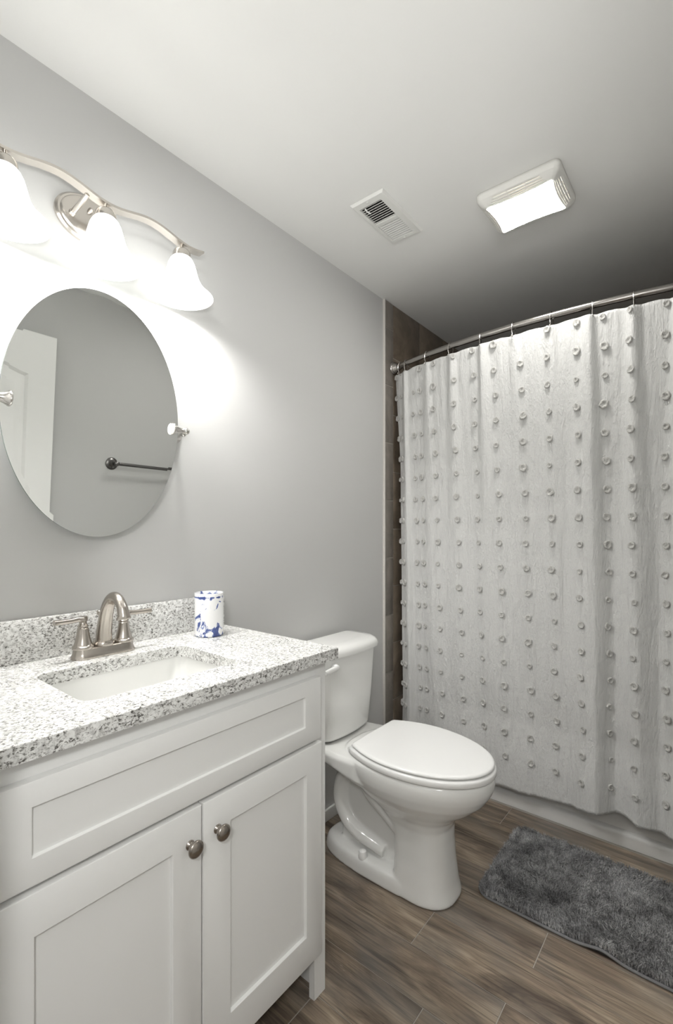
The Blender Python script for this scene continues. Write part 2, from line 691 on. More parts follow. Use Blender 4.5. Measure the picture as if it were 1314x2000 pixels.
def shaker(y0, y1, z0, z1, py0, py1, pz0, pz1, xb=VX + .0005, th=.0165, rec=.008):
    """frame-and-panel front: outer frame with a sharply recessed panel"""
    m = MB()
    bv = .0016
    m.box((xb, y0, z0), (xb + th, py0, z1), bv, 2)
    m.box((xb, py1, z0), (xb + th, y1, z1), bv, 2)
    b = bmesh.new()
    m2 = MB()
    x1 = xb + th
    # one continuous face ring, so stile and rail joints do not show
    m = MB()
    e = .0018
    O = [(y0, z0), (y1, z0), (y1, z1), (y0, z1)]
    I = [(py0, pz0), (py1, pz0), (py1, pz1), (py0, pz1)]
    sg = [(1, 1), (-1, 1), (-1, -1), (1, -1)]
    R = []
    R.append([(xb, *p) for p in O])
    R.append([(x1 - e, *p) for p in O])
    R.append([(x1 - e * .3, p[0] + s[0] * e * .3, p[1] + s[1] * e * .3) for p, s in zip(O, sg)])
    R.append([(x1, p[0] + s[0] * e, p[1] + s[1] * e) for p, s in zip(O, sg)])
    R.append([(x1, p[0] - s[0] * .0008, p[1] - s[1] * .0008) for p, s in zip(I, sg)])
    R.append([(x1 - .0008, *p) for p in I])
    R.append([(x1 - rec, p[0] + s[0] * .0012, p[1] + s[1] * .0012) for p, s in zip(I, sg)])
    m.loft(R, True, True)
    return m


dr = build('drawer_front', shaker(.202, .935, .700, .861, .264, .875, .744, .821, rec=.0055), M['white'], van, angle=30)
KZ = .6215


def knob(y, par):
    m = MB()
    x = VX + .017
    m.lathe([(.0, 0), (.0095, 0), (.0097, .0012), (.0088, .0026), (.0066, .004), (.0056, .0065), (.0055, .010), (.0065, .0128), (.0105, .0148), (.0148, .0165), (.0166, .0192), (.0168, .0215), (.0155, .0238), (.0118, .0262), (.006, .0276), (.0, .028)], (x, y, KZ), 'X', 32, (False, False))
    return build('knob', m, M['darknickel'], par, label='round nickel knob')


d1 = build('door', shaker(.199, .5665, .131, .689, .267, .502, .209, .6215), M['white'], van, angle=30)
knob(.5395, d1)
d2 = build('door', shaker(.5705, .938, .131, .689, .640, .879, .210, .6225), M['white'], van, angle=30)
knob(.6055, d2)

# ------------------------------------------------------------------ countertop with sink cut-out
CT0, CT1 = .897, .927
ct = thing('granite_countertop', 'speckled grey granite countertop with backsplash on the white vanity', 'countertop', (.25, .5685, CT0))
CY0, CY1, CXF = .14, .997, .507
SX0, SX1, SY0, SY1, SR = .147, .408, .379, .742, .03


def rrect(x0, x1, y0, y1, r, n=6):
    p = []
    for cx_, cy_, a0 in ((x1 - r, y1 - r, 0), (x0 + r, y1 - r, 90), (x0 + r, y0 + r, 180), (x1 - r, y0 + r, 270)):
        for k in range(n + 1):
            a = math.radians(a0 + 90 * k / n)
            p.append((cx_ + r * math.cos(a), cy_ + r * math.sin(a)))
    return p


def slab_with_hole(x0, x1, y0, y1, z0, z1, hole, e=.0015):
    b = bmesh.new()
    n = len(hole)
    # outer loop with as many points as the hole: project hole directions on the rectangle
    cxm, cym = (SX0 + SX1) / 2, (SY0 + SY1) / 2
    m = MB()
    outer = []
    q = n // 4
    for i, (hx, hy) in enumerate(hole):
        c = i // q
        k = i % q
        t = k / (q - 1)
        corners = [(x1, y1), (x0, y1), (x0, y0), (x1, y0)]
        cx_, cy_ = corners[c]
        ih = (hx, hy)
        # half of the corner points go to each neighbouring side
        if k == q // 2:
            outer.append((cx_, cy_))
        else:
            first = k < q // 2
            if c in (0, 2):
                outer.append((cx_, hy) if first else (hx, cy_))
            else:
                outer.append((hx, cy_) if first else (cx_, hy))
    def off(p, d):
        return (min(max(p[0], x0 + d), x1 - d), min(max(p[1], y0 + d), y1 - d))
    R = [[(*p, z0) for p in hole], [(*p, z0) for p in outer], [(*p, z1 - e) for p in outer], [(*off(p, e), z1) for p in outer],
         [(p[0] + (p[0] - cxm) * .006, p[1] + (p[1] - cym) * .006, z1) for p in hole], [(*p, z1 - .0012) for p in hole], [(*p, z0) for p in hole]]
    m.loft(R, False, False)
    return m


hole = rrect(SX0, SX1, SY0, SY1, SR)
build('slab', slab_with_hole(0.001, CXF, CY0, CY1, CT0, CT1, hole), M['granite'], ct, angle=30)
build('backsplash', MB().box((.001, CY0, CT1 + .0002), (.02, CY1 - .006, 1.0305), .0015, 2), M['granite'], ct)

sk = thing('undermount_sink', 'white rectangular undermount sink set into the granite countertop', 'sink', (.277, .56, .76))
mb = MB()
R = []


def rr(ix, z, r):
    return [(x, y, z) for x, y in rrect(SX0 + ix, SX1 - ix, SY0 + ix, SY1 - ix, r)]


for ix, z, r in ((-.02, CT0 - .0005, .05), (-.006, CT0 - .0005, .036), (-.006, CT0 - .003, .036), (-.0045, CT0 - .02, .036), (.006, CT0 - .08, .04), (.016, CT0 - .105, .05), (.034, CT0 - .120, .06), (.07, CT0 - .127, .05), (.115, CT0 - .130, .012)):
    R.append(rr(ix, z, r))
for ix, z, r in ((.115, CT0 - .136, .012), (.03, CT0 - .128, .06), (-.004, CT0 - .09, .04), (-.012, CT0 - .02, .04), (-.02, CT0 - .01, .05)):
    R.append(rr(ix, z, r))
mb.loft(R + [R[0]], False, False)
mb.add([p for p in R[8]], [tuple(range(len(R[8])))])
build('basin', mb, M['porcelain'], sk, angle=60)
mb = MB().lathe([(0, .003), (.010, .003), (.018, .0035), (.022, .0025), (.0225, .0), (.0, .0)], (.277, .56, CT0 - .130), 'Z', 28, (False, False))
build('drain', mb, M['nickel'], sk, label='nickel drain ring')

# ------------------------------------------------------------------ faucet
FX, FY = .083, .5625
fa = thing('faucet', 'brushed nickel two-handle faucet behind the sink', 'faucet', (FX, FY, CT1))


def pill(L, w_, n=12):
    p = []
    for s, a0 in ((1, -90), (-1, 90)):
        pass
    pts_ = []
    for k in range(n + 1):
        a = math.radians(0 + 180 * k / n)
        pts_.append((w_ * math.cos(a), L + w_ * math.sin(a)))
    for k in range(n + 1):
        a = math.radians(180 + 180 * k / n)
        pts_.append((w_ * math.cos(a), -L + w_ * math.sin(a)))
    return pts_


mb = MB()
R = []
for L, w_, z in ((.051, .0285, 0), (.051, .0287, .004), (.051, .0265, .0075), (.051, .0245, .012), (.051, .0237, .019), (.051, .0225, .0235), (.051, .0200, .025)):
    R.append([(FX + a, FY + b, CT1 + .0003 + z) for a, b in pill(L, w_)])
mb.loft(R)
build('base_plate', mb, M['nickel'], fa, angle=30)
mb = MB()
sp = [(-.002, 0, .022), (-.001, 0, .04), (.003, 0, .07), (.011, 0, .10), (.024, 0, .128), (.042, 0, .146), (.062, 0, .151), (.082, 0, .144), (.096, 0, .128), (.102, 0, .112), (.104, 0, .104)]
# smooth the path
def smooth_path(p, n=6):
    p = [Vector(q) for q in p]
    out = []
    for i in range(len(p) - 1):
        a, b, c, d = p[max(i - 1, 0)], p[i], p[i + 1], p[min(i + 2, len(p) - 1)]
        for k in range(n):
            t = k / n
            out.append(.5 * ((2 * b) + (c - a) * t + (2 * a - 5 * b + 4 * c - d) * t * t + (3 * b - a - 3 * c + d) * t ** 3))
    out.append(p[-1])
    return out


pp = [q + Vector((FX, FY, CT1)) for q in smooth_path(sp)]
nn = len(pp)
rad = [.0215 - .0095 * min(1, (i / nn) * 1.4) ** .8 if i / nn < .714 else .012 + .0035 * ((i / nn - .714) / .286) for i in range(nn)]
mb.tube(pp, rad, 24)
mb.lathe([(.0, .020), (.0255, .020), (.0262, .024), (.0255, .028), (.0235, .031), (.0, .031)], (FX - .002, FY, CT1 + .004), 'Z', 32, (False, False))
build('spout', mb, M['nickel'], fa, angle=45)
mb = MB()
e0, e1 = pp[-1], pp[-1] - pp[-3]
e1.normalize()
mb.tube([e0 - e1 * .004, e0 + e1 * .001, e0 + e1 * .0035], [.0165, .0168, .0155], 24)
build('aerator', mb, M['nickel'], fa)
for s in (-1, 1):
    mb = MB()
    y = FY + s * .0515
    mb.lathe([(0, .024), (.0245, .024), (.0252, .0275), (.0243, .031), (.0218, .033), (.0205, .036), (.0172, .047), (.0148, .058), (.0133, .069), (.0128, .074), (.0112, .0755), (.0108, .077), (.0128, .0785), (.0128, .0805), (.0095, .084), (.0082, .089), (.0092, .091), (.0105, .0925), (.0105, .101), (.0098, .1035), (.006, .1045), (0, .1048)], (FX, y, CT1), 'Z', 32, (False, False))
    hd = build('handle', mb, M['nickel'], fa, angle=35)
    mb = MB()
    ang = math.radians(4 if s < 0 else -6)
    pts_ = [(0.004, .002, .097), (.004, .014, .0985), (.006, .03, .097), (.009, .052, .0975), (.011, .070, .0985)]
    q = [(FX + a, y + s * b, CT1 + c) for a, b, c in pts_]
    R = []
    for (a, b, c), (hw, hh) in zip(q, ((.008, .0065), (.0072, .0062), (.0068, .0058), (.0070, .0058), (.0074, .0062))):
        R.append([(a - hw, b, c - hh * .6), (a - hw * .6, b, c - hh), (a + hw * .6, b, c - hh), (a + hw, b, c - hh * .6), (a + hw, b, c + hh * .6), (a + hw * .6, b, c + hh), (a - hw * .6, b, c + hh), (a - hw, b, c + hh * .6)])
    mb.loft(R)
    build('lever', mb, M['nickel'], hd, angle=50)
mb = MB()
mb.lathe([(.003, .02), (.003, .098), (.0062, .0985), (.0066, .103), (.0062, .1085), (.004, .1105), (0, .111)], (FX - .026, FY, CT1), 'Z', 16, (True, False))
build('lift_rod', mb, M['nickel'], fa)

# ------------------------------------------------------------------ cup
cup = thing('tumbler', 'white ceramic tumbler with blue dyed blotches on the granite countertop', 'cup', (.107, .867, CT1))
mb = MB().lathe([(0, .0003), (.040, .0003), (.0425, .003), (.043, .02), (.0428, .126), (.0422, .1295), (.0408, .1298), (.0398, .127), (.0395, .02), (.037, .008), (0, .007)], (.107, .867, CT1), 'Z', 48, (False, False))
build('body', mb, M['cup'], cup)

# ------------------------------------------------------------------ oval pivot mirror
AL = math.radians(3.2)
MC = Vector((.052, .569, 1.546))
mir = thing('oval_mirror', 'oval frameless mirror with a polished rim on the grey wall above the faucet', 'mirror', MC)
MU = Vector((math.sin(AL), 0, math.cos(AL)))
MN = Vector((math.cos(AL), 0, -math.sin(AL)))


def ell(a, b, d, n=120):
    return [MC + Vector((0, a * math.cos(2 * PI * k / n), 0)) + MU * (b * math.sin(2 * PI * k / n)) + MN * d for k in range(n)]


A, B = .226, .3185
mb = MB().loft([ell(A - .012, B - .012, .0), ell(A, B, -.00012)], True, False)
build('glass', mb, M['mirror'], mir, angle=.3)
mb = MB().loft([ell(A, B, -.00012), ell(A, B, -.005), ell(A - .02, B - .02, -.0055)], False, True)
build('backing', mb, M['glassedge'], mir)
for s in (-1, 1):
    mb = MB()
    y0 = MC.y + s * (A - .0225)
    ax = 'Y' if s > 0 else '-Y'
    mb.lathe([(0, .0), (.0165, .0), (.0178, .0015), (.0178, .004), (.0160, .0065), (.0128, .013), (.0100, .021), (.0085, .030), (.0082, .036), (.0095, .0375), (.0095, .040), (.006, .041), (0, .041)], (MC.x + .003, y0, MC.z), ax, 28, (False, False))
    build('pivot', mb, M['steel'], mir, label='trumpet-shaped nickel pivot clamped on the glass edge')
    mb = MB()
    yb = MC.y + s * (A + .0265)
    mb.sphere((MC.x + .003, yb, MC.z), .0105, 20)
    mb.lathe([(.0, .0), (.022, .0), (.0225, .003), (.019, .006), (.011, .011), (.0075, .02), (.0065, .048)], (0.0005, yb - s * .004, MC.z - .006), 'X', 24, (False, True))
    mb.sphere((MC.x - .006, yb - s * .004, MC.z - .007), .0095, 16)
    build('wall_post', mb, M['steel'], mir)

# ------------------------------------------------------------------ vanity light bar
LX, LZ = .102, 1.9245
LYS = (.340, .558, .776)
vl = thing('vanity_light', 'nickel three-lamp wave-bar wall light above the oval mirror', 'wall light', (0, .558, 2.07))
mb = MB()
R = []
for ax_, az_, x in ((.064, .0625, .0003), (.064, .0625, .008), (.060, .0585, .013), (.056, .0545, .0135), (.054, .0525, .017), (.050, .0485, .019)):
    R.append([(x, .558 + ax_ * 1.32 * math.cos(2 * PI * k / 64), 2.070 + az_ * math.sin(2 * PI * k / 64)) for k in range(64)])
mb.loft(R)
build('backplate', mb, M['fixture'], vl, angle=35)
mb = MB()
mb.tube([(.018, .5107, 2.063), (.055, .513, 2.068), (.096, .516, 2.078)], .0062, 14)
mb.sphere((.02, .5107, 2.063), .0085, 14)
build('arm', mb, M['fixture'], vl)
for yy in (0,):
    m = MB().lathe([(.0, 0), (.0065, 0), (.0065, .006), (.0045, .010), (.003, .014), (0, .0145)], (.0185, .5556, 2.0905), 'X', 14, (False, False))
    build('cap_nut', m, M['fixture'], vl)


def barz(y):
    return 2.0815 - .0095 * math.cos(2 * PI * (y - .566) / .2325)


mb = MB()
R = []
for k in range(101):
    y = .272 + (.844 - .272) * k / 100
    z = barz(y)
    sl = (barz(y + .001) - barz(y - .001)) / .002
    hw, t = .0125, .0032
    R.append([(LX - hw, y, z - t), (LX + hw, y, z - t), (LX + hw, y, z + t), (LX - hw, y, z + t)])
mb.loft(R)
build('bar', mb, M['fixture'], vl, angle=30)
BELL = [(.0225, .112), (.026, .110), (.031, .104), (.0365, .093), (.041, .078), (.045, .062), (.050, .047), (.058, .032), (.069, .018), (.0805, .008), (.0872, .002), (.0888, .0)]
for i, y in enumerate(LYS):
    mb = MB()
    mb.lathe([(0, .152), (.0045, .152), (.0045, .136), (.012, .135), (.0205, .131), (.0245, .124), (.0255, .116), (.0255, .110), (.024, .1095), (0, .1095)][::-1], (LX, y, LZ), 'Z', 28, (False, False))
    so = build('socket_cup', mb, M['fixture'], vl)
    prof = BELL + [(r - .003, h + .001) for r, h in BELL[::-1]]
    mb = MB().lathe(prof, (LX, y, LZ), 'Z', 56, (False, False))
    sh = build('glass_shade', mb, M['shade'], so, angle=60, label='lit frosted glass bell shade')
    ld = bpy.data.lights.new('vanity_bulb', 'POINT')
    ld.energy = BULB_W
    ld.color = (1, .99, .978)
    ld.shadow_soft_size = .028
    lo = bpy.data.objects.new('vanity_bulb', ld)
    COL.objects.link(lo)
    lo.location = (LX, y, LZ + .04)

# ------------------------------------------------------------------ ceiling register
rv = thing('ceiling_vent', 'white rectangular air register on the ceiling beside the fan light', 'vent', (.3545, 1.4815, ZC))
RX0, RX1, RY0, RY1 = .2845, .4245, 1.341, 1.6225
mb = MB()
O = [(RX0, RY0), (RX1, RY0), (RX1, RY1), (RX0, RY1)]
sg = [(1, 1), (-1, 1), (-1, -1), (1, -1)]
I = [(.303, 1.372), (.395, 1.372), (.395, 1.598), (.303, 1.598)]


def rect(P_, d, z):
    return [(p[0] + s[0] * d, p[1] + s[1] * d, z) for p, s in zip(P_, sg)]


mb.loft([rect(O, 0, ZC - .0002), rect(O, 0, ZC - .0015), rect(O, .006, ZC - .0085), rect(O, .010, ZC - .0092), rect(I, 0, ZC - .0085), rect(I, 0, ZC + .004)], False, False)
mb.box((.303, 1.479, ZC - .009), (.395, 1.491, ZC + .002))
build('frame', mb, M['vent'], rv, angle=25)
mb = MB()
mb.box((.3015, 1.3690, ZC + .0005), (.3035, 1.6005, ZC + .07))
mb.box((.3945, 1.3690, ZC + .0005), (.3965, 1.6005, ZC + .07))
mb.box((.3035, 1.3690, ZC + .0005), (.3945, 1.3705, ZC + .07))
mb.box((.3035, 1.5990, ZC + .0005), (.3945, 1.6005, ZC + .07))
mb.box((.3035, 1.3705, ZC + .066), (.3945, 1.5990, ZC + .07))
build('duct', mb, M['dark'], rv, smooth=False, label='dark duct behind the louvres')
for gi, (y0, y1, tilt) in enumerate(((1.375, 1.479, 28), (1.491, 1.596, -9))):
    for k in range(9):
        yc = y0 + (k + .5) * (y1 - y0) / 9
        c, s_ = math.cos(math.radians(tilt)), math.sin(math.radians(tilt))
        mb = MB()
        hw = .0041 if gi else .0045
        t = .0005
        R = []
        for x in (.3032, .3948):
            R.append([(x, yc + a * c - b * s_, ZC - .004 + a * s_ + b * c) for a, b in ((-hw, -t), (hw, -t), (hw, t), (-hw, t))])
        mb.loft(R)
        build('louver', mb, M['vent'], rv, smooth=False)
for k in range(2):
    xx = .327 + .036 * k
    build('damper_blade', MB().box((xx, 1.372, ZC + .028), (xx + .001, 1.479, ZC + .05)), M['liner'], rv, smooth=False)
mb = MB().tube([(.325, 1.377, ZC - .010), (.329, 1.385, ZC - .018), (.335, 1.398, ZC - .020)], [.0035, .003, .0035], 8, flat=(.5, 1))
build('lever', mb, M['vent'], rv)
for y in (1.357, 1.608):
    build('screw', MB().lathe([(0, .0), (.0045, .0), (.004, .0018), (0, .0024)], (.349, y, ZC - .0088), '-Z', 14, (False, False)), M['vent'], rv)

# ------------------------------------------------------------------ fan light on the ceiling
fn = thing('fan_light', 'white bathroom exhaust fan with a lit rectangular lens on the ceiling', 'ceiling light', (.79, 1.69, ZC))
FXC, FYC = .7895, 1.690
ZL = ZC - .043


def frame_ring(hx, hy, r, z, bow, n=64):
    """rounded rectangle, n points a side, sides bowed in by bow"""
    pts_ = []
    for side in range(4):
        for k in range(n):
            t = -1 + 2 * k / n
            b = bow * (1 - t * t)
            if side == 0:
                p = (t * hx, -hy + b)
            elif side == 1:
                p = (hx - b, t * hy)
            elif side == 2:
                p = (-t * hx, hy - b)
            else:
                p = (-hx + b, -t * hy)
            # round the corners
            ax_, ay_ = abs(p[0]) - (hx - r), abs(p[1]) - (hy - r)
            if ax_ > 0 and ay_ > 0:
                d = math.hypot(ax_, ay_)
                if d > r:
                    p = (math.copysign(hx - r + ax_ * r / d, p[0]), math.copysign(hy - r + ay_ * r / d, p[1]))
            pts_.append((FXC + p[0], FYC + p[1], z))
    return pts_


NS = 64
rings = []
rows = []
prof = [(.1365, .1170, .022, ZC - .0004, 0), (.1365, .1170, .022, ZC - .010, 0), (.1355, .1160, .022, ZC - .018, 0), (.1330, .1135, .022, ZC - .024, 0)]
TS = [0, .16, .21, .36, .41, .56, .61, .76, .81, .93, 1.0]
for t in TS:
    prof.append((.1330 - .0225 * t, .1135 - .0255 * t, .022 - .010 * t, ZC - .024 - .018 * math.sin(t * PI / 2), .010 * t))
for p in prof:
    rings.append(frame_ring(p[0], p[1], p[2], p[3], p[4], NS))
mb = MB()
m4 = 4 * NS
allv = [q for r in rings for q in r]
fs = []
for i in range(len(rings) - 1):
    for j in range(m4):
        side, k = divmod(j, NS)
        t = (k + .5) / NS
        slot = False
        if i >= 5 and (i - 5) % 2 == 0 and i < 13:
            row = (i - 5) // 2
            lo_, hi_ = .10 + .035 * (3 - row), .90 - .035 * (3 - row)
            slot = lo_ < t < hi_ and not (abs(t - .38) < .012 or abs(t - .62) < .012)
        if not slot:
            fs.append((i * m4 + j, i * m4 + (j + 1) % m4, (i + 1) * m4 + (j + 1) % m4, (i + 1) * m4 + j))
mb.add(allv, fs)
ho = build('housing', mb, M['plastic'], fn, angle=50)
sol = ho.modifiers.new('thickness', 'SOLIDIFY')
sol.thickness = .0016
sol.offset = -1
mb = MB()
R = []
for s_, dz in ((1.0, 0), (.97, -.003), (.8, -.0055), (.5, -.0075), (.15, -.0085)):
    R.append([(FXC + (x - FXC) * s_, FYC + (y - FYC) * s_, ZL + .0015 + dz) for x, y, z in frame_ring(.1095, .0865, .010, 0, .0102, 16)])
mb.loft(R, False, True)
build('lens', mb, M['lens'], fn, label='glowing white lens')
mb = MB()
inr = frame_ring(.108, .085, .010, 0, .0102, 16)
mb.loft([[(x, y, ZL + .0019) for x, y, z in inr], [(x, y, ZL + .0035) for x, y, z in inr]])
build('lens_tray', mb, M['plastic'], fn)
ld = bpy.data.lights.new('fan_bulb', 'POINT')
ld.energy = .11
ld.color = (1, .82, .58)
ld.shadow_soft_size = .012
lo = bpy.data.objects.new('fan_bulb', ld)
COL.objects.link(lo)
lo.location = (FXC, FYC, ZC - .02)

# ------------------------------------------------------------------ towel bar on the right wall (seen in the mirror)
tbz = 1.472
M['bar'] = plain('dark_nickel', (.16, .155, .15, 1), .3, 1.0)
tw = thing('towel_bar', 'dark nickel towel bar on the grey wall, reflected in the oval mirror', 'towel bar', (W, 1.6, tbz))
mb = MB().tube([(W - .068, 1.31, tbz), (W - .068, 1.90, tbz)], .0092, 16)
build('bar', mb, M['bar'], tw)
for y in (1.31, 1.90):
    mb = MB().lathe([(0, .0), (.035, .0), (.036, .003), (.032, .007), (.019, .010), (.019, .014), (.013, .02), (.0095, .032), (.0095, .055), (.0135, .06), (.0145, .068), (.0125, .078), (.006, .082), (0, .083)], (W - .0004, y, tbz), '-X', 28, (False, False))
    build('post', mb, M['bar'], tw)

# ------------------------------------------------------------------ toilet
TY = 1.48
to = thing('toilet', 'white two-piece toilet with closed lid standing between the vanity and the tub', 'toilet', (.38, TY, 0))


def egg(xb, xf, xm, hw, z, nb=2.6, nf=2.0, n=72, yc=TY):
    """closed outline: back xb, front xf, widest at xm"""
    r = []
    for k in range(n):
        t = 2 * PI * k / n
        c, s = math.cos(t), math.sin(t)
        if c >= 0:
            e = 2.0 / nf
            x = xm + (xf - xm) * abs(c) ** e
        else:
            e = 2.0 / nb
            x = xm - (xm - xb) * abs(c) ** e
        y = hw * math.copysign(abs(s) ** e, s)
        r.append((x, yc + y, z))
    return r


bowl = MB()
# bowl, rim and front pedestal
RR = []
for xb, xf, xm, hw, z, nb, nf in (
        (.42, .630, .50, .108, .0006, 5, 2.5), (.42, .632, .50, .109, .010, 5, 2.5), (.425, .622, .50, .104, .05, 5, 2.5),
        (.43, .612, .505, .1005, .12, 5, 2.45), (.43, .607, .505, .099, .19, 5, 2.4), (.40, .608, .505, .100, .238, 4, 2.3),
        (.36, .622, .50, .110, .270, 3.5, 2.2), (.32, .652, .49, .130, .297, 3, 2.1), (.28, .690, .48, .153, .325, 2.8, 2.05),
        (.25, .722, .475, .172, .355, 2.6, 2.0), (.23, .742, .47, .183, .385, 2.6, 2.0), (.215, .750, .47, .187, .405, 2.6, 2.0),
        (.21, .752, .47, .1885, .422, 2.6, 2.0), (.21, .750, .47, .187, .438, 2.6, 2.0), (.215, .744, .47, .182, .4445, 2.6, 2.0)):
    RR.append(egg(xb, xf, xm, hw, z, nb, nf))
bowl.loft(RR)
# deck that carries the tank
R = []
for x, hw, z0, z1 in ((.035, .130, .385, .432), (.06, .142, .37, .436), (.14, .160, .372, .436), (.22, .172, .365, .437), (.32, .176, .345, .439), (.40, .160, .33, .439)):
    R.append([(x, TY - hw, z0 + .028), (x, TY - hw + .03, z0), (x, TY + hw - .03, z0), (x, TY + hw, z0 + .028), (x, TY + hw, z1 - .012), (x, TY + hw - .012, z1), (x, TY - hw + .012, z1), (x, TY - hw, z1 - .012)])
bowl.loft(R)
# foot plate
R = []
for s_, z in ((1.0, .0006), (1.005, .010), (.985, .036), (.955, .050), (.90, .057), (.80, .059)):
    R.append([(.34 + (x - .34) * (s_ if x < .34 else 1), TY + (y - TY) * s_, z) for x, y, _ in egg(.088, .56, .40, .112, 0, 2.9, 3.0)])
bowl.loft(R)
# trapway loop
tp = smooth_path([(.52, 0, .30), (.44, 0, .335), (.36, 0, .358), (.285, 0, .362), (.215, 0, .335), (.175, 0, .275), (.172, 0, .205), (.205, 0, .145), (.262, 0, .110), (.325, 0, .096), (.375, 0, .085)], 6)
nT = len(tp)
bowl.tube([(q.x, TY, q.z) for q in tp], [.040 if i < nT * .75 else .040 - .004 * (i - nT * .75) / (nT * .25) for i in range(nT)], 24, flat=(.95, 2.05), up=(0, 0, 1))
# ridge under the bowl, on each side of the web
for s in (-1, 1):
    tp2 = smooth_path([(.27, s * .055, .335), (.325, s * .064, .285), (.39, s * .066, .245), (.455, s * .07, .205)], 6)
    bowl.tube([(q.x, TY + q.y, q.z) for q in tp2], .026, 14)
# web in the middle
bowl.box((.17, TY - .045, .05), (.46, TY + .045, .36), .01, 2)
bo = build('bowl', bowl, M['porcelain'], to)
rm = bo.modifiers.new('fuse', 'REMESH')
rm.mode = 'VOXEL'
rm.voxel_size = .0042
rm.use_smooth_shade = True
sm = bo.modifiers.new('soften', 'SMOOTH')
sm.factor = .5
sm.iterations = 9


def seat_ring(off, z, front=.750, back=.292, hwb=.140, hw=.188, n=80):
    """elongated seat outline: straight hinge edge at the back"""
    pts_ = []
    xm = .47
    hw2 = hw - off
    f = front - off
    b = back + off
    side = []
    for k in range(41):                     # front half, one side to the other
        t = -PI / 2 + PI * k / 40
        side.append((xm + (f - xm) * math.cos(t), hw2 * math.sin(t)))
    back_r = []
    for k in range(1, 14):                  # towards the hinge edge
        t = k / 13
        x = xm + (b - xm) * t
        y = hw2 - (hw2 - (hwb - off)) * t ** 2.0
        back_r.append((x, y))
    r = .014
    tot = side + back_r
    tot += [(b - .003, (hwb - off) * .9), (b - .004, 0), (b - .003, -(hwb - off) * .9)]
    tot += [(x, -y) for x, y in back_r[::-1]]
    return [(x, TY + y, z) for x, y in tot]


def lidmesh(z0, z1, off0, crown=0.0, front=.750, back=.292):
    m = MB()
    R = []
    for off, z in ((off0 + .010, z0), (off0 + .003, z0 + .001), (off0, z0 + .005), (off0, z1 - .007), (off0 + .0015, z1 - .003), (off0 + .006, z1 - .0005), (off0 + .012, z1)):
        R.append(seat_ring(off, z, front, back))
    for s in (.75, .45, .15):
        R.append([(.5 + (x - .5) * s, TY + (y - TY) * s, z1 + crown * (1 - s * s)) for x, y, _ in seat_ring(off0 + .012, z1, front, back)])
    m.loft(R)
    return m


build('seat', lidmesh(.4450, .4695, -.003, 0, .753, .285), M['seat'], to, angle=50)
build('lid', lidmesh(.4715, .4850, .0, .002), M['seat'], to, angle=50)
for s in (-1, 1):
    mb = MB().tube([(.280, TY + s * .085, .4555), (.280, TY + s * .135, .4555)], .0105, 16)
    mb.box((.272, TY + s * .11 - .022, .4395), (.294, TY + s * .11 + .022, .453), .002, 2)
    build('hinge', mb, M['seat'], to)


def tank_ring(xb, xf, hw, bow, r, z, n=10):
    """plan of the tank: flat back, front bowed out by bow, rounded corners"""
    pts_ = []
    rb = min(.02, r)
    # back edge right to left, then left side, front, right side
    def corner(cx_, cy_, a0, rr_):
        for k in range(n + 1):
            a = math.radians(a0 + 90 * k / n)
            pts_.append((cx_ + rr_ * math.cos(a), cy_ + rr_ * math.sin(a)))
    corner(xf - r, hw - r, 0, r)
    corner(xb + rb, hw - rb, 90, rb)
    corner(xb + rb, -hw + rb, 180, rb)
    corner(xf - r, -hw + r, 270, r)
    for k in range(1, 16):
        pts_.append((xf, -hw + r + (2 * hw - 2 * r) * k / 16))
    return [(x + (bow * (1 - (y / hw) ** 2) if x > (xb + xf) / 2 else 0), TY + y, z) for x, y in pts_]


mb = MB()
mb.loft([tank_ring(.05, .150, .120, .016, .03, .4390), tank_ring(.045, .160, .135, .018, .04, .441), tank_ring(.038, .170, .146, .020, .045, .450), tank_ring(.034, .176, .1515, .021, .046, .463), tank_ring(.031, .184, .163, .022, .046, .60), tank_ring(.029, .190, .172, .023, .045, .766)])
build('tank', mb, M['porcelain'], to, angle=50)
mb = MB()
mb.loft([tank_ring(.024, .194, .180, .024, .046, .7665), tank_ring(.022, .201, .186, .024, .048, .769), tank_ring(.022, .202, .187, .024, .048, .782), tank_ring(.023, .199, .184, .024, .048, .792), tank_ring(.026, .191, .178, .024, .046, .801), tank_ring(.034, .178, .167, .022, .042, .8065), tank_ring(.05, .15, .14, .016, .03, .8085)])
build('tank_lid', mb, M['porcelain'], to, angle=60)
mb = MB()
hy = TY - .128
mb.lathe([(0, -.006), (.013, -.006), (.013, .004), (.011, .010), (.009, .014), (0, .0145)], (.205, hy, .738), 'X', 20, (False, False))
mb.tube([(.218, hy + .006, .738), (.222, hy - .006, .7385), (.225, hy - .03, .739), (.226, hy - .055, .738), (.224, hy - .075, .736)], [.0075, .009, .0105, .0105, .008], 16, flat=(1, .6), up=(0, 0, 1))
build('flush_lever', mb, M['seat'], to)
for s in (-1, 1):
    mb = MB().lathe([(0, .0), (.016, .0), (.0165, .004), (.0155, .020), (.013, .026), (.007, .029), (0, .0295)], (.305, TY + s * .090, .054), 'Z', 24, (False, False))
    build('bolt_cap', mb, M['seat'], to)

# ------------------------------------------------------------------ bathtub behind the curtain
tu = thing('bathtub', 'white alcove bathtub behind the shower curtain', 'bathtub', (W / 2, 2.52, 0))
mb = MB()
TH = .362


def tubr(x0, x1, y0, y1, r, z):
    return [(x, y, z) for x, y in rrect(x0, x1, y0, y1, r, 5)]


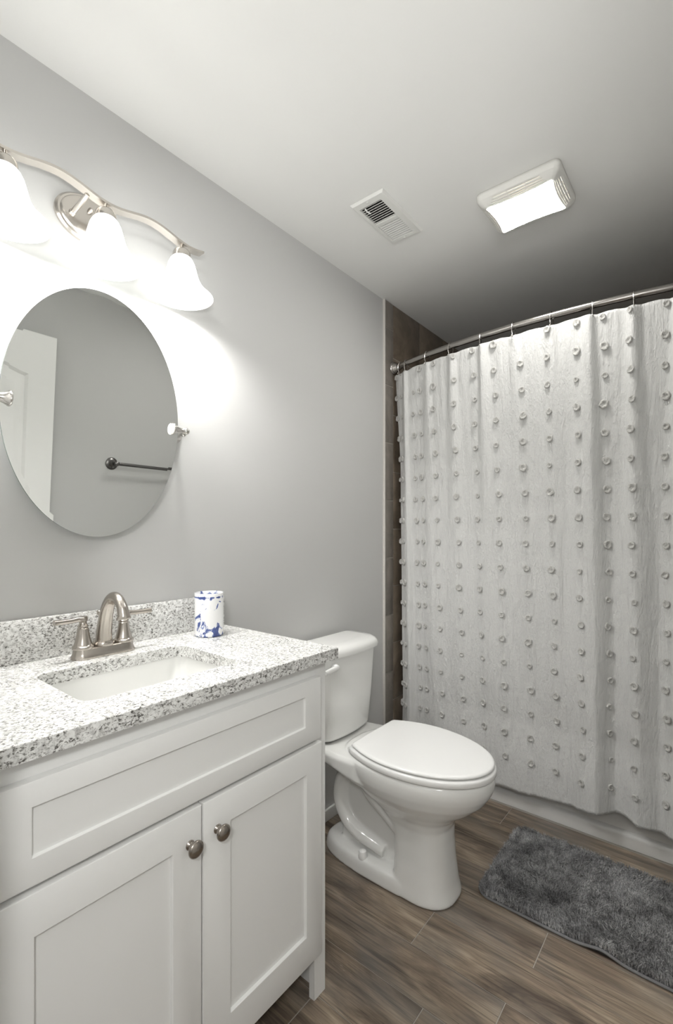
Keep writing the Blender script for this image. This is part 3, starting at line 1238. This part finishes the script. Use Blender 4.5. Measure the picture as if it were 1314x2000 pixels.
xa, xz = .0107, W - .0107
R = [tubr(xa, xz, YT, YB - .010, .002, .0006), tubr(xa, xz, YT, YB - .010, .002, .040), tubr(xa, xz, YT + .004, YB - .010, .002, .052), tubr(xa, xz, YT + .016, YB - .010, .002, .062), tubr(xa, xz, YT + .016, YB - .010, .002, TH - .05),
     tubr(xa, xz, YT - .012, YB - .010, .003, TH - .02), tubr(xa, xz, YT - .012, YB - .010, .006, TH - .006), tubr(xa + .004, xz - .004, YT - .004, YB - .012, .01, TH),
     tubr(xa + .06, xz - .08, YT + .07, YB - .06, .09, TH), tubr(xa + .075, xz - .1, YT + .085, YB - .075, .09, TH - .02), tubr(xa + .10, xz - .18, YT + .11, YB - .10, .10, .14), tubr(xa + .18, xz - .28, YT + .18, YB - .17, .10, .10)]
mb.loft(R)
build('shell', mb, M['tub'], tu, angle=40)
mb = MB()
mb.box((.0107, 2.072, .0), (.03, YT - .004, TH + .010), .006, 3)

# ------------------------------------------------------------------ curtain rod
RZ = 2.082
ROD_W, ROD_D = 2.07, .122


def rody(x):
    return ROD_W - ROD_D * (1 - ((x - .78) / .78) ** 2)


rod = thing('shower_rod', 'curved brushed nickel shower curtain rod above the tub', 'curtain rod', (.78, rody(.78), RZ))
pts_ = [(x, rody(x), RZ) for x in np.linspace(.024, W - .024, 60)]
mb = MB().tube(pts_, .0128, 20)
build('pole', mb, M['rodmetal'], rod)
for s, x0 in ((1, .0108), (-1, W - .0098)):
    d = Vector((s, -s * (rody(.03) - rody(.01)) / -.02 * 0, 0))
    dirv = (Vector((.05, rody(.05), 0)) - Vector((.0, rody(.0), 0))).normalized()
    if s < 0:
        dirv = Vector((-dirv.x, dirv.y, 0))
    p0 = Vector((x0, rody(.0) - .003, RZ))
    m = MB()
    m.lathe([(0, 0), (.031, 0), (.033, .003), (.031, .007), (.0275, .009), (.0285, .012), (.026, .017), (.0205, .027), (.0165, .038), (.0155, .052), (0, .053)], (0, 0, 0), 'X', 36, (False, False))
    ang = math.atan2(dirv.y, dirv.x) * .55 if s > 0 else PI - math.atan2(dirv.y, -dirv.x) * .55
    ca, sa = math.cos(ang), math.sin(ang)
    m.v = [(p0.x + .003 * s + v[0] * ca - v[1] * sa, p0.y + v[0] * sa + v[1] * ca, p0.z + v[2]) for v in m.v]
    m.v = [((max(v[0], x0 + .0002) if s > 0 else min(v[0], x0 - .0002)), v[1], v[2]) for v in m.v]
    build('flange', m, M['rodmetal'], rod)

# ------------------------------------------------------------------ shower curtain
RINGX = [.062, .1, .235, .367, .515, .660, .806, .945, 1.078, 1.205, 1.33, 1.45]
CU0, CU1 = .022, 1.50
ZTOP = 2.046
CREST = [  # u, amplitude at top, at bottom, width left, width right
    (.100, .016, .020, .07, .022), (.238, .012, .007, .07, .05), (.372, .014, .011, .06, .07), (.522, .016, .008, .05, .09), (.665, .009, .008, .07, .07),
    (.805, .009, .010, .08, .06), (.940, .022, .060, .115, .056), (1.076, .020, .032, .058, .066), (1.205, .02, .03, .06, .05), (1.33, .02, .03, .06, .06), (1.45, .02, .02, .06, .05)]


def sstep(t):
    t = min(max(t, 0), 1)
    return t * t * (3 - 2 * t)


def fold(u, z):
    t = (ZTOP - z) / 1.92
    d = 0
    for c, a0, a1, wl, wr in CREST:
        a = a0 + (a1 - a0) * t
        wk = .42 + .68 * min(t * 1.9, 1)
        if u < c:
            q = 1 + (u - c) / (wl * wk)
        else:
            q = 1 - (u - c) / (wr * wk)
        if q > 0:
            d = math.sqrt(d * d + (a * (q * q * (3 - 2 * q) * .85 + q * .15)) ** 2)
    d += .004 * math.sin(u * 23 + 1.3 * math.sin(z * 1.7)) * min(1, t * 3)
    return d


HEMU = [.0, .57, .737, .805, .89, .935, .96, .99, 1.03, 1.09, 1.18, 1.5]
HEMZ = [.105, .108, .113, .122, .137, .148, .148, .150, .156, .142, .134, .13]


def cpoint(u, z):
    t = min(max((ZTOP - z) / (ZTOP - .42), 0), 1)
    yb = 2.098
    y = rody(u) * (1 - t) + yb * t
    if z < .42:
        y -= .006 * sstep((.42 - z) / .2)
    y -= fold(u, z)
    x = u
    # the outermost strip at the wall hangs a little inwards lower down
    if u < .10:
        k = (1 - u / .10)
        x = u + .030 * k * sstep((ZTOP - z) / .5)
        y += .012 * k
    return Vector((x, y, z))


def ripple(u, z):
    return .0032 * mnoise.noise((u * 24, z * 2.6, 0)) + .0016 * mnoise.noise((u * 62, z * 9, 5))


NU, NV = 330, 150
us = np.linspace(CU0, CU1, NU)
verts = []
for i, u in enumerate(us):
    # top edge lifts between the rings
    nr = min(abs(u - r) for r in RINGX)
    ztop = ZTOP - .004 + .006 * sstep(nr / .06)
    hz = float(np.interp(u, HEMU, HEMZ)) + .0035 * math.sin(u * 90 + 2 * math.sin(u * 37)) * .6
    for j in range(NV):
        v = j / (NV - 1)
        z = ztop + (hz - ztop) * v
        p = cpoint(u, z)
        p.y += ripple(u, z)
        verts.append(p[:])
faces = [(i * NV + j, (i + 1) * NV + j, (i + 1) * NV + j + 1, i * NV + j + 1) for i in range(NU - 1) for j in range(NV - 1)]
cu = thing('shower_curtain', 'off-white crinkled cotton shower curtain dotted with woven tufts', 'shower curtain', (.78, 2.05, ZTOP))
co = build('cloth', MB().add(verts, faces), M['cloth'], cu, angle=180)
sol = co.modifiers.new('thickness', 'SOLIDIFY')
sol.thickness = .0012
sol.offset = 1.0

# tufts woven in rows and columns
COLS = [.030, .069, .150, .192, .272, .383, .481, .577, .687, .792, .896, .983, 1.070, 1.168, 1.265, 1.36, 1.45]
tuft_meshes = []


def make_tuft(seed):
    random.seed(seed)
    m = MB()
    n1, n2 = 18, 9
    r0 = .0122 * random.uniform(.9, 1.1)
    el = random.uniform(.95, 1.2)
    rings_ = []
    for i in range(n2):
        a = PI * (.10 + .86 * i / (n2 - 1))       # from the front dimple over the rim to the back
        ring = []
        for k in range(n1):
            t = 2 * PI * k / n1
            rr_ = (.15, .34, .55, .76, .92, 1.0, .98, .88, .70)[i]
            dy = (.50, .54, .66, .76, .74, .60, .36, .10, -.15)[i]
            nz = 1 + .20 * mnoise.noise((math.cos(t) * 1.6 + seed * 3, math.sin(t) * 1.6, i * .25)) + .10 * mnoise.noise((math.cos(t) * 4 + seed, math.sin(t) * 4, i * .6))
            ny = dy + .26 * mnoise.noise((math.cos(t) * 2.4 + seed * 5, math.sin(t) * 2.4, i * .5))
            ring.append((rr_ * r0 * nz * math.cos(t), -ny * r0, rr_ * r0 * el * nz * math.sin(t)))
        rings_.append(ring)
    m.loft(rings_)
    return m


tuft_src = [make_tuft(s) for s in range(7)]


def tuft_pos(c, k):
    z = 2.028 - .1045 * k
    u = c + .003 * math.sin(c * 50 + k * 1.7)
    p = cpoint(u, z)
    dx = (cpoint(u + .004, z) - cpoint(u - .004, z))
    return p + Vector((0, ripple(u, z) - .001, 0)), math.atan2(dx.y, dx.x)


spots = []
for c in COLS:
    for k in range(0, 18):
        p, a = tuft_pos(c, k)
        if k == 0 and random.random() < .3:
            continue
        spots.append((p, a))
fwd = Vector((-.63, .776, 0))


def visible(p):
    d = p - CAM
    dep = d.dot(fwd)
    px = 657 + 918 * d.dot(Vector((.776, .63, 0))) / dep
    py = 1038 - 918 * d.z / dep
    return px < 1300 and py < 1600 and not (px < 965 and py > 1400), dep


vis = [s for s in spots if visible(s[0])[0]]
vis.sort(key=lambda s: visible(s[0])[1])
near = vis[:100]
nset = {id(s) for s in near}
rest = [s for s in spots if id(s) not in nset]
protos = []
random.seed(3)
for i, (p, a) in enumerate(near):
    if i < 7:
        m = tuft_src[i]
        o = build('tuft', m, M['tuft'], cu, angle=70, origin=(0, 0, 0))
        protos.append(o)
    else:
        o = protos[random.randrange(7)].copy()
        o.parent = cu
        COL.objects.link(o)
    o.location = p - ORG[cu]
    o.rotation_euler = (0, random.uniform(-.5, .5), a)
    s = random.uniform(.85, 1.12)
    o.scale = (s, s, s)
mb = MB()
for p, a in rest:
    src = tuft_src[random.randrange(7)]
    ca, sa = math.cos(a), math.sin(a)
    s = random.uniform(.85, 1.12)
    mb.add([(p.x + s * (v[0] * ca - v[1] * sa), p.y + s * (v[0] * sa + v[1] * ca), p.z + s * v[2]) for v in src.v], src.f)
st = build('tufts', mb, M['tuft'], cu, angle=70)
st['kind'] = 'stuff'

# ------------------------------------------------------------------ curtain rings
mb = MB()
loop = []
for k in range(33):
    t = 2 * PI * k / 32
    ry_, rz_ = .0165, .033
    y = ry_ * math.sin(t) * (1 - .35 * (math.cos(t) < 0) * abs(math.cos(t)))
    loop.append((0, y, -.0165 + rz_ * math.cos(t)))
mb.tube(loop, .0019, 8, caps=False)
mb2 = MB().sphere((0, -.0165, -.002 - .040), .0036, 10)
first = None
ring_where = ['at the left wall', 'second from the left wall', 'third from the left wall', 'fourth from the left wall', 'fifth from the left wall', 'sixth from the left wall', 'seventh from the left wall', 'eighth from the left wall', 'ninth from the left wall', 'third from the right wall', 'second from the right wall', 'nearest the right wall']
for i, x in enumerate(RINGX):
    y = rody(x)
    lab = 'thin nickel curtain ring on the shower rod, ' + ring_where[i]
    a = math.atan2(rody(x + .01) - rody(x - .01), .02) + (.28 if i % 3 == 1 else -.1)
    if first is None:
        first = thing('curtain_ring', lab, 'curtain ring', (x, y, RZ), 'rings along the shower rod')
        lo_ = bpy.data.objects.new('loop', None)
        bpy.data.objects.remove(lo_)
        ORG[first] = Vector((0, 0, 0))
        build('wire_loop', mb, M['steel'], first)
        build('bead', mb2, M['steel'], first)
        r = first
        parts = list(first.children)
    else:
        r = first.copy()
        COL.objects.link(r)
        r['label'] = lab
        for ch in parts:
            c = ch.copy()
            COL.objects.link(c)
            c.parent = r
    r.location = (x, y, RZ)
    r.rotation_euler = (0, 0, a)

# ------------------------------------------------------------------ bath mat
GX0, GX1, GY0, GY1 = .662, 1.45, 1.553, 2.005
bmx = thing('bath_mat', 'charcoal grey shaggy bath mat on the wood floor in front of the tub', 'bath mat', ((GX0 + GX1) / 2, (GY0 + GY1) / 2, 0))


def lift(x, y):
    """the near edge ripples up off the floor"""
    h = .014 * math.exp(-((x - 1.045) / .045) ** 2) * math.exp(-((y - GY0) / .05) ** 2)
    return h


base = rrect(GX0, GX1, GY0, GY1, .05, 8)
dense = []
for a, b in zip(base, base[1:] + base[:1]):
    L = math.dist(a, b)
    n = max(1, int(L / .012))
    for k in range(n):
        dense.append((a[0] + (b[0] - a[0]) * k / n, a[1] + (b[1] - a[1]) * k / n))
mcx, mcy = (GX0 + GX1) / 2, (GY0 + GY1) / 2
mb = MB()
R = []
R.append([(mcx + (x - mcx) * .995, mcy + (y - mcy) * .992, .0005 + lift(x, y)) for x, y in dense])
R.append([(x, y, .001 + lift(x, y)) for x, y in dense])
R.append([(x, y, .006 + lift(x, y)) for x, y in dense])
for s in (.97, .9, .7, .4, .1):
    R.append([(mcx + (x - mcx) * s, mcy + (y - mcy) * s, .009 + lift(mcx + (x - mcx) * s, mcy + (y - mcy) * s)) for x, y in dense])
mb.loft(R)
build('backing', mb, M['rugbase'], bmx)
hp = [(x, y, .0048 + lift(x, y)) for x, y in dense]
mb = MB().tube(hp + hp[:1], .0042, 8, caps=False)
build('hem', mb, M['rughem'], bmx, label='thin grey hem round the mat')
# pile: thousands of short bent fibres, nobody could count them
NB = 72000
xs = rng.uniform(GX0 + .003, GX1 - .003, NB)
ys = rng.uniform(GY0 + .003, GY1 - .002, NB)
r_ = .048
ddx = np.maximum(np.maximum(GX0 + r_ - xs, xs - (GX1 - r_)), 0)
ddy = np.maximum(np.maximum(GY0 + r_ - ys, ys - (GY1 - r_)), 0)
ok = np.hypot(ddx, ddy) < r_ - .001
xs, ys = xs[ok], ys[ok]
n = len(xs)
V = np.zeros((n, 5, 3))
ln = np.array([mnoise.noise((x * 7, y * 7, 0)) for x, y in zip(xs, ys)])
lm = np.array([mnoise.noise((x * 7, y * 7, 9)) for x, y in zip(xs, ys)])
l3 = np.array([mnoise.noise((x * 34, y * 34, 4)) for x, y in zip(xs, ys)])
l4 = np.array([mnoise.noise((x * 34, y * 34, 14)) for x, y in zip(xs, ys)])
leanx = .55 * ln + .75 * l3 + rng.normal(0, .28, n)
leany = .55 * lm + .75 * l4 + rng.normal(0, .28, n)
h = .0195 * (1 + .25 * l3) * rng.uniform(.8, 1.15, n)
lf = np.array([lift(x, y) for x, y in zip(xs, ys)])
ang = rng.uniform(0, 2 * PI, n)
wx, wy = np.cos(ang) * .0010, np.sin(ang) * .0010
z0 = .008 + lf
V[:, 0] = np.stack([xs - wx, ys - wy, z0], 1)
V[:, 1] = np.stack([xs + wx, ys + wy, z0], 1)
mx_, my_ = xs + leanx * h * .35, ys + leany * h * .35
V[:, 2] = np.stack([mx_ + wx, my_ + wy, z0 + h * .62], 1)
V[:, 3] = np.stack([mx_ - wx, my_ - wy, z0 + h * .62], 1)
V[:, 4] = np.stack([xs + leanx * h * .95, ys + leany * h * .95, z0 + h * (1 - .22 * np.minimum(1, np.hypot(leanx, leany)))], 1)
base_ = ORG[bmx]
V = V.reshape(-1, 3) - np.array(base_[:])
F4 = np.arange(n)[:, None] * 5 + np.array([0, 1, 2, 3])
F3 = np.arange(n)[:, None] * 5 + np.array([3, 2, 4])
me = bpy.data.meshes.new('pile')
me.vertices.add(len(V))
me.vertices.foreach_set('co', V.ravel())
loops = np.concatenate([F4.ravel(), F3.ravel()])
me.loops.add(len(loops))
me.loops.foreach_set('vertex_index', loops.astype(np.int32))
me.polygons.add(2 * n)
starts = np.concatenate([np.arange(n) * 4, 4 * n + np.arange(n) * 3]).astype(np.int32)
me.polygons.foreach_set('loop_start', starts)
me.update(calc_edges=True)
me.validate()
me.materials.append(M['pile'])
po = bpy.data.objects.new('pile', me)
link(po, bmx)
po['kind'] = 'stuff'
